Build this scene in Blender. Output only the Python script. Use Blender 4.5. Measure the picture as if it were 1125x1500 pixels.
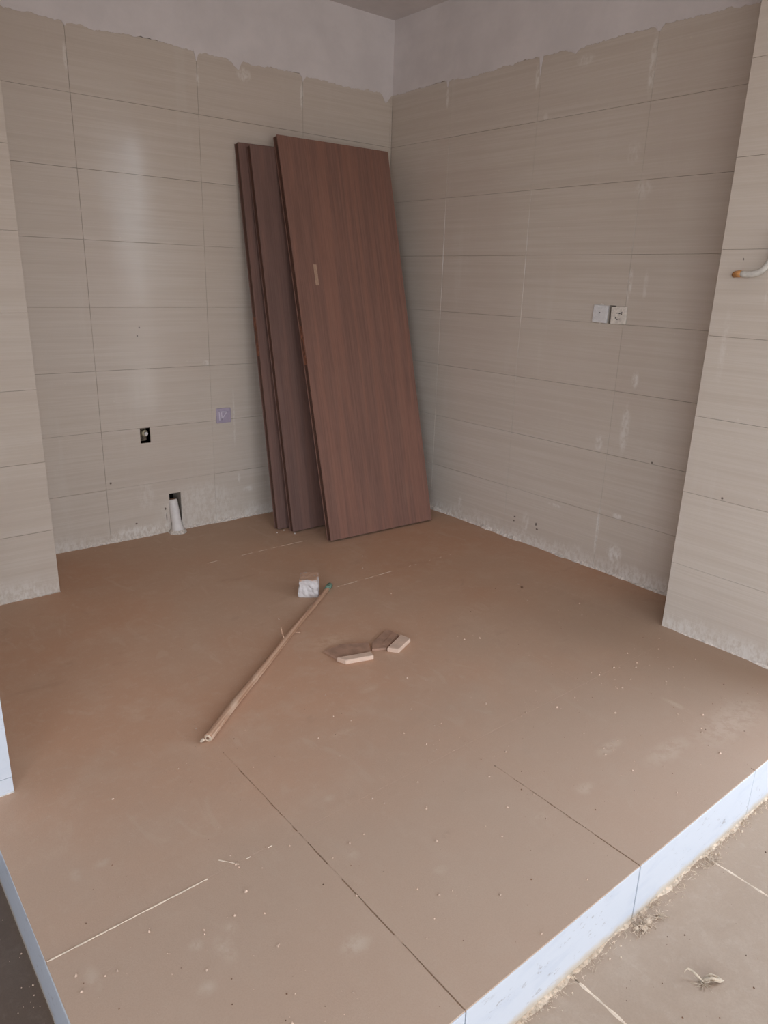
import bpy, bmesh, math, random
from mathutils import Vector, Matrix

for o in list(bpy.data.objects):
    bpy.data.objects.remove(o, do_unlink=True)
S = bpy.context.scene
C = S.collection

# ------------------------------------------------------------------ camera
CAM_H = 1.35
R_ = ((0.77637489, -0.62963487, 0.02831892),
      (-0.17096988, -0.2536364, -0.95207031),
      (0.60663938, 0.7343218, -0.30456553))      # rows: right, down, forward in world axes
cam_data = bpy.data.cameras.new('camera')
cam = bpy.data.objects.new('camera', cam_data)
C.objects.link(cam)
cam_data.sensor_fit = 'VERTICAL'
cam_data.sensor_height = 36.0
cam_data.lens = 1063.5 * 36.0 / 1500.0
cam_data.clip_start = 0.02
m = Matrix.Identity(4)
for i in range(3):
    m[i][0] = R_[0][i]
    m[i][1] = -R_[1][i]
    m[i][2] = -R_[2][i]
m[2][3] = CAM_H
cam.matrix_world = m
S.camera = cam

# ------------------------------------------------------------------ world, light, exposure
def lin(c):
    return tuple(((v / 255) / 12.92 if v / 255 <= 0.04045 else (((v / 255) + 0.055) / 1.055) ** 2.4) for v in c)
def rgba(c):
    return (*lin(c), 1.0)

w = bpy.data.worlds.new('overcast_sky')
S.world = w
w.use_nodes = True
nt = w.node_tree
nt.nodes.clear()
tc = nt.nodes.new('ShaderNodeTexCoord')
sep = nt.nodes.new('ShaderNodeSeparateXYZ')
nt.links.new(tc.outputs['Generated'], sep.inputs[0])
cr = nt.nodes.new('ShaderNodeValToRGB')
mr = nt.nodes.new('ShaderNodeMapRange')
mr.inputs['From Min'].default_value = -1
nt.links.new(sep.outputs['Z'], mr.inputs['Value'])
nt.links.new(mr.outputs[0], cr.inputs[0])
e = cr.color_ramp.elements
e[0].position = 0.0; e[0].color = (0.45, 0.44, 0.43, 1)
e[1].position = 0.49; e[1].color = (0.50, 0.50, 0.50, 1)
for p, c in ((0.51, (0.88, 0.95, 1.02, 1)), (0.75, (0.76, 0.89, 1.05, 1)), (1.0, (0.60, 0.79, 1.08, 1))):
    k = cr.color_ramp.elements.new(p); k.color = c
bg = nt.nodes.new('ShaderNodeBackground')
bg.inputs['Strength'].default_value = 7.5
wo = nt.nodes.new('ShaderNodeOutputWorld')
nt.links.new(cr.outputs[0], bg.inputs[0])
nt.links.new(bg.outputs[0], wo.inputs[0])

def portal(name, loc, rot, sx, sy):
    d = bpy.data.lights.new(name, 'AREA')
    d.shape = 'RECTANGLE'; d.size = sx; d.size_y = sy
    d.cycles.is_portal = True
    o = bpy.data.objects.new(name, d)
    o.location = loc; o.rotation_euler = rot
    C.objects.link(o)

# openings that let daylight in, outside the frame; the rear one is added
W1 = dict(x=2.90, y0=-0.72, y1=0.52, z0=-0.10, z1=2.60)      # balcony door on the right
W2 = dict(x=-2.0, y0=-4.1, y1=-0.4, z0=0.40, z1=2.25)      # window far left behind the camera
W_FILL = dict(y=-4.5, x0=-1.5, x1=1.6, z0=-0.10, z1=2.05)      # unseen opening behind the camera, added as fill light
portal('daylight_right', (W1['x'] + 0.08, (W1['y0'] + W1['y1']) / 2, (W1['z0'] + W1['z1']) / 2),
       (0, math.radians(90), 0), W1['z1'] - W1['z0'], W1['y1'] - W1['y0'])
portal('daylight_left', (W2['x'] - 0.16, (W2['y0'] + W2['y1']) / 2, (W2['z0'] + W2['z1']) / 2),
       (0, math.radians(-90), 0), W2['z1'] - W2['z0'], W2['y1'] - W2['y0'])

portal('fill_behind', ((W_FILL['x0'] + W_FILL['x1']) / 2, W_FILL['y'] - 0.16, (W_FILL['z0'] + W_FILL['z1']) / 2),
       (math.radians(90), 0, 0), W_FILL['x1'] - W_FILL['x0'], W_FILL['z1'] - W_FILL['z0'])

S.view_settings.view_transform = 'Standard'
S.view_settings.look = 'None'
S.view_settings.gamma = 1.0
S.view_settings.use_curve_mapping = False
S.view_settings.exposure = 0.0

# ------------------------------------------------------------------ materials
class NB:
    """small node builder"""
    def __init__(s, name):
        s.m = bpy.data.materials.new(name); s.m.use_nodes = True
        s.t = s.m.node_tree; s.n = s.t.nodes; s.l = s.t.links
        s.b = s.n['Principled BSDF']
        s.geo = s.n.new('ShaderNodeNewGeometry').outputs['Position']
    def put(s, sock, v):
        if isinstance(v, bpy.types.NodeSocket): s.l.new(v, sock)
        elif isinstance(v, (tuple, list)) and len(v) == 3 and sock.type == 'RGBA': sock.default_value = (*v, 1)
        else: sock.default_value = v
    def vm(s, op, a, b=None):
        n = s.n.new('ShaderNodeVectorMath'); n.operation = op
        s.put(n.inputs[0], a)
        if b is not None: s.put(n.inputs[1], b)
        return n.outputs['Value'] if op == 'LENGTH' else n.outputs[0]
    def ma(s, op, a, b=0.0, clamp=False):
        n = s.n.new('ShaderNodeMath'); n.operation = op; n.use_clamp = clamp
        s.put(n.inputs[0], a); s.put(n.inputs[1], b)
        return n.outputs[0]
    def noise(s, scale=(1, 1, 1), detail=4, rough=0.55, vec=None, dist=0.0, sc=1.0):
        n = s.n.new('ShaderNodeTexNoise')
        s.put(n.inputs['Vector'], s.vm('MULTIPLY', vec if vec is not None else s.geo, scale))
        n.inputs['Scale'].default_value = sc; n.inputs['Detail'].default_value = detail
        n.inputs['Roughness'].default_value = rough; n.inputs['Distortion'].default_value = dist
        return n.outputs['Fac']
    def ramp(s, v, a, b, c=0.0, d=1.0):
        n = s.n.new('ShaderNodeMapRange'); n.interpolation_type = 'SMOOTHSTEP'
        s.put(n.inputs['Value'], v)
        for k, x in zip(('From Min', 'From Max', 'To Min', 'To Max'), (a, b, c, d)): n.inputs[k].default_value = x
        return n.outputs[0]
    def mix(s, f, a, b):
        n = s.n.new('ShaderNodeMix'); n.data_type = 'RGBA'
        s.put(n.inputs[0], f); s.put(n.inputs[6], a); s.put(n.inputs[7], b)
        return n.outputs[2]
    def blob(s, c, r, vec=None, soft=0.45):
        """soft ellipsoid mask about c with radii r"""
        d = s.vm('MULTIPLY', s.vm('SUBTRACT', vec if vec is not None else s.geo, c), tuple(1 / x for x in r))
        return s.ramp(s.vm('LENGTH', d), soft, 1.0, 1.0, 0.0)
    def bump(s, h, dist=0.001, strength=1.0):
        n = s.n.new('ShaderNodeBump'); n.inputs['Distance'].default_value = dist
        n.inputs['Strength'].default_value = strength
        s.put(n.inputs['Height'], h); s.l.new(n.outputs[0], s.b.inputs['Normal'])
    def out(s, col=None, rough=None, spec=None):
        if col is not None: s.put(s.b.inputs['Base Color'], col)
        if rough is not None: s.put(s.b.inputs['Roughness'], rough)
        if spec is not None: s.b.inputs['Specular IOR Level'].default_value = spec
        return s.m

def simple(name, c, rough=0.6, spec=0.5, var=0.12, scale=60, metal=0.0):
    b = NB(name)
    n = b.noise((scale,) * 3, 4)
    col = b.mix(b.ramp(n, 0.3, 0.7), lin(tuple(x * (1 - var) for x in c)), lin(tuple(min(255, x * (1 + var)) for x in c)))
    b.b.inputs['Metallic'].default_value = metal
    b.bump(n, 0.0006, 0.4)
    return b.out(col, rough, spec)

def wall_tile_mat(name, stains, darks=()):
    b = NB(name)
    base, lite, dark = lin((204, 192, 179)), lin((209, 198, 187)), lin((197, 184, 171))
    st = b.noise((2.2, 2.2, 190), 3, 0.6)                       # woven horizontal striation
    st2 = b.noise((1.1, 1.1, 38), 3, 0.6)
    col = b.mix(b.ramp(st, 0.35, 0.65), base, lite)
    col = b.mix(b.ma('MULTIPLY', b.ramp(st2, 0.42, 0.68), 0.55), col, dark)
    big = b.noise((1.6, 1.6, 1.3), 4, 0.6)
    col = b.mix(b.ma('MULTIPLY', b.ramp(big, 0.40, 0.72), 0.35), col, lin((198, 182, 170)))
    # dry smears of plaster and rinse marks
    sm = b.ramp(b.noise((9, 9, 1.1), 5, 0.65), 0.57, 0.74)
    col = b.mix(b.ma('MULTIPLY', sm, 0.16), col, lin((220, 214, 206)))
    gr = b.noise((60, 60, 30), 5, 0.7)
    acc = None
    for c, r, a in stains:
        k = b.ma('MULTIPLY', b.blob(c, r), a)
        acc = k if acc is None else b.ma('MAXIMUM', acc, k)
    sp = b.geo
    sx = b.n.new('ShaderNodeSeparateXYZ'); b.l.new(sp, sx.inputs[0])
    low = b.ramp(b.ma('ADD', sx.outputs['Z'], b.ma('MULTIPLY', b.noise((7, 7, 7), 5, 0.65), -0.16)), -0.075, 0.02, 0.75, 0.0)
    acc = low if acc is None else b.ma('MAXIMUM', acc, low)
    acc = b.ma('MULTIPLY', acc, b.ramp(gr, 0.36, 0.62))
    col = b.mix(acc, col, lin((228, 222, 215)))
    # tiny pale and dark flecks
    vo = b.n.new('ShaderNodeTexVoronoi'); vo.inputs['Scale'].default_value = 14
    b.l.new(b.geo, vo.inputs['Vector'])
    fl = b.ma('MULTIPLY', b.ramp(vo.outputs['Distance'], 0.035, 0.07, 1, 0), b.ramp(b.noise((3, 3, 3), 2), 0.52, 0.6))
    col = b.mix(b.ma('MULTIPLY', fl, 0.6), col, lin((215, 205, 190)))
    dk = None
    for c, rad in darks:
        k = b.blob(c, rad); dk = k if dk is None else b.ma('MAXIMUM', dk, k)
    if dk is not None: col = b.mix(b.ma('MULTIPLY', dk, 0.85), col, lin((84, 70, 62)))
    b.bump(b.ma('ADD', b.ma('MULTIPLY', st, 0.5), b.ma('MULTIPLY', acc, 1.2)), 0.0003, 0.25)
    dust = b.noise((5, 5, 2), 4)
    return b.out(col, b.ramp(dust, 0.3, 0.7, 0.10, 0.20), 0.42)

def floor_mat(name, warm, cool, pale, marks=(), grit=1.0, step_tint=None):
    b = NB(name)
    big = b.noise((0.9, 0.9, 0.9), 4, 0.55)
    col = b.mix(b.ramp(big, 0.35, 0.65), lin(warm), lin(cool))
    med = b.noise((7, 7, 7), 6, 0.65)
    col = b.mix(b.ma('MULTIPLY', b.ramp(med, 0.45, 0.75), 0.30), col, lin(pale))
    mott = b.noise((38, 38, 38), 5, 0.7)
    col = b.mix(b.ma('MULTIPLY', b.ramp(mott, 0.5, 0.72), 0.22), col, lin(pale))
    # faint prints left by shoes and knees
    pr = b.noise((11, 4.5, 5), 3, 0.5, dist=1.2)
    col = b.mix(b.ma('MULTIPLY', b.ramp(pr, 0.60, 0.72), 0.28 * grit), col, lin(pale))
    pd = b.noise((5, 11, 5), 3, 0.5, dist=0.8)
    col = b.mix(b.ma('MULTIPLY', b.ramp(pd, 0.62, 0.74), 0.16 * grit), col, lin(tuple(x * 0.8 for x in warm)))
    if step_tint:      # greyer towards the step
        sx = b.n.new('ShaderNodeSeparateXYZ'); b.l.new(b.geo, sx.inputs[0])
        k = b.ramp(b.ma('ADD', sx.outputs['Y'], b.ma('MULTIPLY', b.noise((1.6, 1.6, 1.6), 5, 0.6), 0.9)), 1.5, 2.5, 0.75, 0.0)
        col = b.mix(k, col, lin(step_tint))
    fine = b.noise((260, 260, 260), 3, 0.7)
    col = b.mix(b.ma('MULTIPLY', b.ramp(fine, 0.35, 0.75), 0.22), col, lin(tuple(x * 0.84 for x in cool)))
    for c, r, a, cc in marks:
        k = b.ma('MULTIPLY', b.blob(c, r, soft=0.05), a * 0.85)
        k = b.ma('MULTIPLY', k, b.ramp(b.noise((26, 26, 26), 5, 0.7), 0.36, 0.60))
        col = b.mix(k, col, lin(cc))
    b.bump(b.ma('ADD', fine, b.ma('MULTIPLY', med, 1.5)), 0.0009, 0.5)
    return b.out(col, 0.78, 0.25)

def white_tile_mat():
    b = NB('white_glazed_tile')
    v = b.noise((3, 3, 9), 5, 0.6, dist=1.5)
    col = b.mix(b.ma('MULTIPLY', b.ramp(v, 0.5, 0.66), 0.35), lin((203, 207, 214)), lin((184, 191, 203)))
    sc = b.ramp(b.noise((28, 28, 60), 6, 0.75), 0.58, 0.68)
    msk = b.ramp(b.noise((4, 4, 4), 3), 0.42, 0.58)
    col = b.mix(b.ma('MULTIPLY', b.ma('MULTIPLY', sc, msk), 0.65), col, lin((140, 132, 128)))
    sx = b.n.new('ShaderNodeSeparateXYZ'); b.l.new(b.geo, sx.inputs[0])
    low = b.ramp(b.ma('ADD', sx.outputs['Z'], b.ma('MULTIPLY', b.noise((16, 16, 16), 5, 0.7), -0.035)), -0.178, -0.150, 0.85, 0.0)
    col = b.mix(low, col, lin((196, 180, 158)))
    top = b.ramp(b.ma('ADD', sx.outputs['Z'], b.ma('MULTIPLY', b.noise((25, 25, 25), 5, 0.7), 0.012)), 0.0, 0.006, 0.0, 0.0)
    b.bump(v, 0.0005, 0.3)
    return b.out(col, 0.35, 0.5)

def plaster_mat(name, c, sh=0.05):
    b = NB(name)
    n = b.noise((4, 4, 4), 6, 0.6)
    col = b.mix(b.ramp(n, 0.3, 0.7), lin(c), lin(tuple(x * (1 - sh) for x in c)))
    tr = b.noise((1.5, 1.5, 14), 4, 0.6)
    col = b.mix(b.ma('MULTIPLY', b.ramp(tr, 0.5, 0.7), 0.2), col, lin(tuple(x * 0.93 for x in c)))
    b.bump(b.ma('ADD', n, tr), 0.003, 0.3)
    return b.out(col, 0.85, 0.2)

def door_mat(name, c, tip=0.0):
    b = NB(name)
    t = b.n.new('ShaderNodeTexCoord').outputs['Object']
    g1 = b.noise((95, 20, 2.2), 5, 0.65, vec=t, dist=0.3)
    g2 = b.noise((20, 20, 0.9), 3, 0.5, vec=t, dist=0.9)
    g3 = b.noise((330, 60, 9), 2, 0.5, vec=t)
    col = b.mix(b.ramp(g1, 0.35, 0.68), lin(c), lin(tuple(x * 0.88 for x in c)))
    col = b.mix(b.ma('MULTIPLY', b.ramp(g2, 0.42, 0.66), 0.35), col, lin((c[0] * 1.16, c[1] * 1.1, c[2] * 1.05)))
    col = b.mix(b.ma('MULTIPLY', b.ramp(g3, 0.5, 0.7), 0.3), col, lin(tuple(x * 0.78 for x in c)))
    dust = b.ramp(b.noise((6, 6, 3), 5, 0.65, vec=t), 0.50, 0.75)
    col = b.mix(b.ma('MULTIPLY', dust, 0.10), col, lin((150, 125, 110)))
    b.bump(g1, 0.0005, 0.5)
    return b.out(col, 0.62, 0.3)

def stick_mat():
    b = NB('dry_bamboo')
    t = b.n.new('ShaderNodeTexCoord').outputs['Object']
    g = b.noise((2, 160, 160), 4, 0.6, vec=t)
    col = b.mix(b.ramp(g, 0.35, 0.7), lin((196, 160, 134)), lin((158, 118, 92)))
    g2 = b.noise((9, 30, 30), 4, 0.6, vec=t)
    col = b.mix(b.ma('MULTIPLY', b.ramp(g2, 0.52, 0.7), 0.5), col, lin((206, 182, 160)))
    b.bump(g, 0.0006, 0.6)
    return b.out(col, 0.6, 0.35)

def cube_mat():
    """brown fired body whose front is coated with white plaster"""
    b = NB('plaster_coated_block')
    t = b.n.new('ShaderNodeTexCoord').outputs['Object']
    n = b.noise((26, 26, 26), 5, 0.65, vec=t)
    sx = b.n.new('ShaderNodeSeparateXYZ'); b.l.new(t, sx.inputs[0])
    f = b.ramp(b.ma('ADD', sx.outputs['Z'], b.ma('MULTIPLY', n, -0.05)), 0.050, 0.056, 0.0, 1.0)
    col = b.mix(b.ramp(n, 0.3, 0.7), lin((222, 216, 214)), lin((196, 188, 186)))
    col = b.mix(f, col, lin((204, 168, 144)))
    sp = b.ramp(b.noise((150, 150, 150), 2, vec=t), 0.72, 0.76)
    col = b.mix(b.ma('MULTIPLY', sp, 0.6), col, lin((90, 80, 72)))
    b.bump(n, 0.004, 0.7)
    return b.out(col, 0.85, 0.2)

M = {}
BACK_ST = [((1.30, 3.64, 0.02), (0.22, 0.1, 0.06), 0.9), ((1.68, 3.64, 0.12), (0.3, 0.1, 0.16), 0.45), ((1.77, 3.64, 2.26), (0.012, 0.05, 0.06), 0.9),
           ((2.36, 3.64, 2.26), (0.014, 0.05, 0.08), 0.9), ((1.16, 3.64, 2.22), (0.012, 0.05, 0.07), 0.6), ((2.02, 3.64, 2.30), (0.05, 0.05, 0.04), 0.7),
           ((1.92, 3.64, 0.24), (0.01, 0.05, 0.04), 0.8), ((1.98, 3.64, 0.17), (0.05, 0.05, 0.02), 0.6), ((1.90, 3.64, 0.6), (0.008, 0.05, 0.2), 0.5),
           ((1.37, 3.64, 0.22), (0.06, 0.05, 0.1), 0.3), ((1.75, 3.64, 0.9), (0.03, 0.05, 0.02), 0.6)]
RIGHT_ST = [((2.98, 2.57, 2.28), (0.05, 0.015, 0.07), 0.9), ((2.98, 3.18, 2.28), (0.05, 0.012, 0.06), 0.8), ((2.98, 1.96, 2.22), (0.05, 0.02, 0.14), 0.8),
            ((2.98, 2.30, 2.30), (0.05, 0.06, 0.03), 0.5), ((2.98, 2.50, 2.1), (0.05, 0.02, 0.02), 0.5), ((2.98, 1.93, 1.75), (0.05, 0.05, 0.05), 0.4),
            ((2.98, 1.94, 1.36), (0.05, 0.016, 0.09), 0.8), ((2.98, 1.86, 1.36), (0.05, 0.014, 0.08), 0.5), ((2.98, 1.85, 0.95), (0.05, 0.022, 0.05), 0.9),
            ((2.98, 1.87, 0.72), (0.05, 0.03, 0.14), 0.7), ((2.98, 1.95, 0.20), (0.05, 0.012, 0.16), 0.9), ((2.98, 1.84, 0.11), (0.05, 0.05, 0.06), 1.0),
            ((2.98, 2.0, 0.63), (0.05, 0.03, 0.05), 0.6), ((2.98, 2.22, 0.26), (0.05, 0.05, 0.012), 0.7), ((2.98, 1.85, 0.30), (0.05, 0.03, 0.02), 0.9),
            ((2.98, 2.9, 0.1), (0.05, 0.02, 0.05), 0.6), ((2.98, 2.4, 0.12), (0.05, 0.03, 0.07), 0.6), ((2.98, 2.0, 1.9), (0.05, 0.04, 0.06), 0.4),
            ((2.64, 1.32, 1.15), (0.05, 0.025, 0.26), 0.75), ((2.64, 1.30, 0.055), (0.05, 0.08, 0.05), 0.9), ((2.64, 1.22, 0.9), (0.05, 0.012, 0.012), 0.5),
            ((2.64, 1.20, 1.33), (0.05, 0.01, 0.08), 0.6)]
M['back_tile'] = wall_tile_mat('beige_linen_tile', BACK_ST, [((1.191, 3.64, 0.32), (0.007, 0.05, 0.008)), ((1.307, 3.64, 0.081), (0.008, 0.05, 0.006)), ((1.471, 3.64, 0.135), (0.006, 0.05, 0.009)),
            ((1.475, 3.64, 0.085), (0.004, 0.05, 0.03)), ((1.398, 3.64, 1.09), (0.005, 0.05, 0.006)), ((1.385, 3.64, 1.05), (0.005, 0.05, 0.006))])
M['right_tile'] = wall_tile_mat('beige_linen_tile_right', RIGHT_ST, [((2.98, 2.476, 0.128), (0.05, 0.009, 0.006)), ((2.98, 2.48, 0.105), (0.05, 0.007, 0.006)), ((2.98, 2.327, 0.126), (0.05, 0.007, 0.012)),
            ((2.98, 2.318, 0.100), (0.05, 0.01, 0.007)), ((2.98, 1.71, 0.594), (0.05, 0.006, 0.006)), ((2.676, 1.228, 0.597), (0.05, 0.006, 0.006)), ((2.676, 1.301, 1.454), (0.05, 0.003, 0.006))])
M['plaster'] = plaster_mat('bare_plaster', (226, 219, 218))
M['ceiling'] = plaster_mat('ceiling_plaster', (226, 220, 218))
M['grout'] = plaster_mat('wall_grout', (190, 176, 162))
M['mortar'] = simple('pale_mortar', (216, 206, 196), 0.9, 0.2, 0.1, 90)
M['screed'] = simple('dark_joint_dirt', (84, 62, 50), 0.9, 0.1, 0.15, 80)
M['floor'] = floor_mat('dusty_brown_floor', (204, 162, 134), (200, 168, 144), (216, 190, 168), step_tint=(182, 160, 141),
                       marks=[((1.47, 2.085, 0), (0.15, 0.075, 0.05), 0.9, (216, 186, 160)),
                              ((2.22, 0.86, 0), (0.30, 0.10, 0.05), 0.45, (214, 194, 176)),
                              ((1.90, 0.90, 0), (0.16, 0.05, 0.05), 0.45, (214, 196, 178)),
                              ((1.77, 1.02, 0), (0.09, 0.03, 0.05), 0.55, (212, 192, 172)),
                              ((2.16, 1.02, 0), (0.02, 0.08, 0.05), 0.5, (214, 194, 174)),
                              ((1.55, 0.95, 0), (0.05, 0.03, 0.05), 0.5, (212, 192, 174)),
                              ((1.10, 1.06, 0), (0.05, 0.02, 0.05), 0.4, (150, 128, 112)),
                              ((1.36, 0.95, 0), (0.03, 0.02, 0.05), 0.5, (206, 186, 168)),
                              ((0.51, 1.10, 0), (0.028, 0.05, 0.05), 0.8, (204, 184, 166)),
                              ((0.465, 1.145, 0), (0.022, 0.022, 0.05), 0.75, (204, 184, 166)),
                              ((0.545, 1.14, 0), (0.020, 0.03, 0.05), 0.6, (204, 184, 166)),
                              ((0.44, 1.04, 0), (0.028, 0.022, 0.05), 0.8, (204, 184, 166)),
                              ((0.326, 1.49, 0), (0.020, 0.03, 0.05), 0.6, (204, 184, 166)),
                              ((0.388, 1.49, 0), (0.026, 0.02, 0.05), 0.6, (204, 184, 166)),
                              ((0.735, 0.94, 0), (0.05, 0.035, 0.05), 0.8, (206, 188, 170)),
                              ((0.27, 1.20, 0), (0.02, 0.05, 0.05), 0.6, (204, 184, 166)),
                              ((0.46, 0.86, 0), (0.09, 0.05, 0.05), 0.55, (200, 180, 162)),
                              ((0.40, 0.93, 0), (0.03, 0.05, 0.05), 0.5, (150, 130, 114)),
                              ((0.95, 1.35, 0), (0.03, 0.02, 0.05), 0.5, (206, 186, 168)),
                              ((0.88, 1.15, 0), (0.025, 0.03, 0.05), 0.45, (204, 184, 166)),
                              ((0.69, 2.05, 0), (0.03, 0.07, 0.05), 0.5, (214, 184, 160)),
                              ((1.376, 1.72, 0), (0.05, 0.02, 0.05), 0.5, (214, 188, 164)),
                              ((1.15, 1.57, 0), (0.07, 0.02, 0.05), 0.5, (214, 188, 166)),
                              ((1.02, 0.98, 0), (0.03, 0.02, 0.05), 0.4, (204, 186, 168))])
M['lower'] = floor_mat('dusty_pale_floor', (170, 147, 126), (172, 151, 132), (192, 174, 156), grit=0.6)
M['left_floor'] = floor_mat('dark_grey_brown_floor', (112, 94, 80), (106, 92, 82), (134, 120, 108), grit=0.6)  # darker grey-brown than the other floors
M['dust'] = M['floor']
M['pale_line'] = simple('pale_joint_dust', (222, 202, 180), 0.9, 0.1, 0.06, 70)
M['white'] = white_tile_mat()
M['door'] = door_mat('reddish_walnut_laminate', (137, 102, 90))
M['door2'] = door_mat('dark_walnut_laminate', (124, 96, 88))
M['edge'] = door_mat('dark_door_edge', (98, 70, 60))
M['raw'] = simple('raw_wood_mortise', (134, 90, 72), 0.8, 0.2, 0.15, 50)
M['paper'] = simple('kraft_label', (172, 142, 122), 0.75, 0.2, 0.05, 60)
M['stick'] = stick_mat()
M['teal'] = simple('teal_tape', (112, 140, 124), 0.6, 0.3, 0.2, 120)
M['cube'] = cube_mat()
M['offcut'] = simple('dusty_offcut_dark', (172, 138, 118), 0.8, 0.2, 0.07, 25)
M['offcut_lite'] = simple('dusty_offcut_light', (216, 188, 168), 0.8, 0.25, 0.03, 40)
M['pvc'] = simple('chalky_white_pipe', (226, 220, 216), 0.55, 0.4, 0.03, 30)
M['plate'] = simple('lilac_filmed_plastic', (176, 164, 182), 0.35, 0.5, 0.03, 30)
M['film'] = simple('pale_film_mark', (214, 206, 218), 0.4, 0.5, 0.03, 30)
M['plate_w'] = simple('dusty_white_plastic', (226, 218, 208), 0.4, 0.5, 0.06, 80)
M['plate_b'] = simple('bluish_white_plastic', (224, 222, 222), 0.4, 0.5, 0.03, 80)
M['black'] = simple('dark_void', (34, 30, 28), 0.9, 0.1, 0.2, 60)
M['cavity'] = simple('rough_cavity', (118, 104, 90), 0.95, 0.1, 0.3, 90)
M['brass'] = simple('dusty_brass', (190, 178, 150), 0.4, 0.5, 0.12, 100, metal=0.5)
M['orange'] = simple('orange_tape', (192, 138, 86), 0.6, 0.3, 0.12, 120)
M['hose'] = simple('ivory_hose', (204, 200, 192), 0.4, 0.5, 0.05, 60)
M['lint'] = simple('tan_lint', (204, 184, 162), 0.9, 0.2, 0.12, 90)
M['leaf'] = simple('dry_pale_leaf', (196, 178, 156), 0.8, 0.2, 0.12, 90)
M['crumb'] = simple('plaster_crumb', (196, 170, 150), 0.9, 0.2, 0.15, 90)
M['grit'] = simple('brown_grit', (120, 92, 74), 0.9, 0.2, 0.2, 90)
M['metal'] = simple('grey_window_frame', (120, 122, 126), 0.4, 0.5, 0.05, 30)

# ------------------------------------------------------------------ helpers
def tag(o, label=None, cat=None, group=None, kind=None):
    if label: o['label'] = label
    if cat: o['category'] = cat
    if group: o['group'] = group
    if kind: o['kind'] = kind
    return o
def link(name, me, mat=None, parent=None, mw=None, smooth=False):
    if mat is not None and not me.materials: me.materials.append(mat)
    o = bpy.data.objects.new(name, me)
    C.objects.link(o)
    if parent is not None: o.parent = parent
    if mw is not None: o.matrix_local = mw
    if smooth:
        for p in me.polygons: p.use_smooth = True
    return o
def empty(name, mw):
    o = bpy.data.objects.new(name, None); C.objects.link(o); o.empty_display_size = 0.05
    o.matrix_world = mw
    return o
def mesh(name, vs, fs):
    me = bpy.data.meshes.new(name); me.from_pydata([tuple(v) for v in vs], [], fs); me.update()
    return me
def boxes(name, bs, mat, parent=None, mw=None, bevel=0.0):
    vs, fs = [], []
    for (x0, x1, y0, y1, z0, z1) in bs:
        k = len(vs)
        vs += [(x0, y0, z0), (x1, y0, z0), (x1, y1, z0), (x0, y1, z0), (x0, y0, z1), (x1, y0, z1), (x1, y1, z1), (x0, y1, z1)]
        fs += [tuple(k + i for i in f) for f in ((0, 3, 2, 1), (4, 5, 6, 7), (0, 1, 5, 4), (1, 2, 6, 5), (2, 3, 7, 6), (3, 0, 4, 7))]
    me = mesh(name, vs, fs)
    if bevel:
        bm = bmesh.new(); bm.from_mesh(me)
        bmesh.ops.bevel(bm, geom=list(bm.edges), offset=bevel, segments=2, profile=0.6, affect='EDGES')
        bm.to_mesh(me); bm.free()
    return link(name, me, mat, parent, mw)
def poly_prism(name, pts, z0, z1, mat, parent=None, mw=None, bevel=0.0, warp=0.0, seed=0):
    n = len(pts)
    a = sum(pts[i][0] * pts[(i + 1) % n][1] - pts[(i + 1) % n][0] * pts[i][1] for i in range(n))
    if a < 0: pts = pts[::-1]
    vs = [(x, y, z0) for x, y in pts] + [(x, y, z1) for x, y in pts]
    fs = [tuple(range(n))[::-1], tuple(range(n, 2 * n))] + [(i, (i + 1) % n, n + (i + 1) % n, n + i) for i in range(n)]
    me = mesh(name, vs, fs)
    if bevel:
        bm = bmesh.new(); bm.from_mesh(me)
        bmesh.ops.bevel(bm, geom=list(bm.edges), offset=bevel, segments=1, affect='EDGES')
        if warp:
            r = random.Random(seed)
            for v in bm.verts:
                if v.co.z > z0 + 1e-4: v.co += Vector((r.uniform(-warp, warp), r.uniform(-warp, warp), 0))
        bm.to_mesh(me); bm.free()
    return link(name, me, mat, parent, mw)
def tube(name, pts, rad, mat, parent=None, mw=None, seg=12, caps=True):
    """swept tube through pts, rad a number or a list"""
    pts = [Vector(p) for p in pts]; n = len(pts)
    rr = rad if isinstance(rad, (list, tuple)) else [rad] * n
    vs, fs = [], []
    up = None
    for i, p in enumerate(pts):
        t = (pts[min(i + 1, n - 1)] - pts[max(i - 1, 0)]).normalized()
        if up is None:
            up = t.orthogonal().normalized()
        up = (up - t * up.dot(t)).normalized()
        sd = t.cross(up)
        for k in range(seg):
            a = 2 * math.pi * k / seg
            vs.append(p + (up * math.cos(a) + sd * math.sin(a)) * rr[i])
    for i in range(n - 1):
        for k in range(seg):
            k2 = (k + 1) % seg
            fs.append((i * seg + k, i * seg + k2, (i + 1) * seg + k2, (i + 1) * seg + k))
    if caps:
        fs.append(tuple(range(seg))[::-1]); fs.append(tuple((n - 1) * seg + k for k in range(seg)))
    me = mesh(name, vs, fs)
    o = link(name, me, mat, parent, mw)
    for p in me.polygons:
        if len(p.vertices) == 4: p.use_smooth = True
    return o

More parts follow.
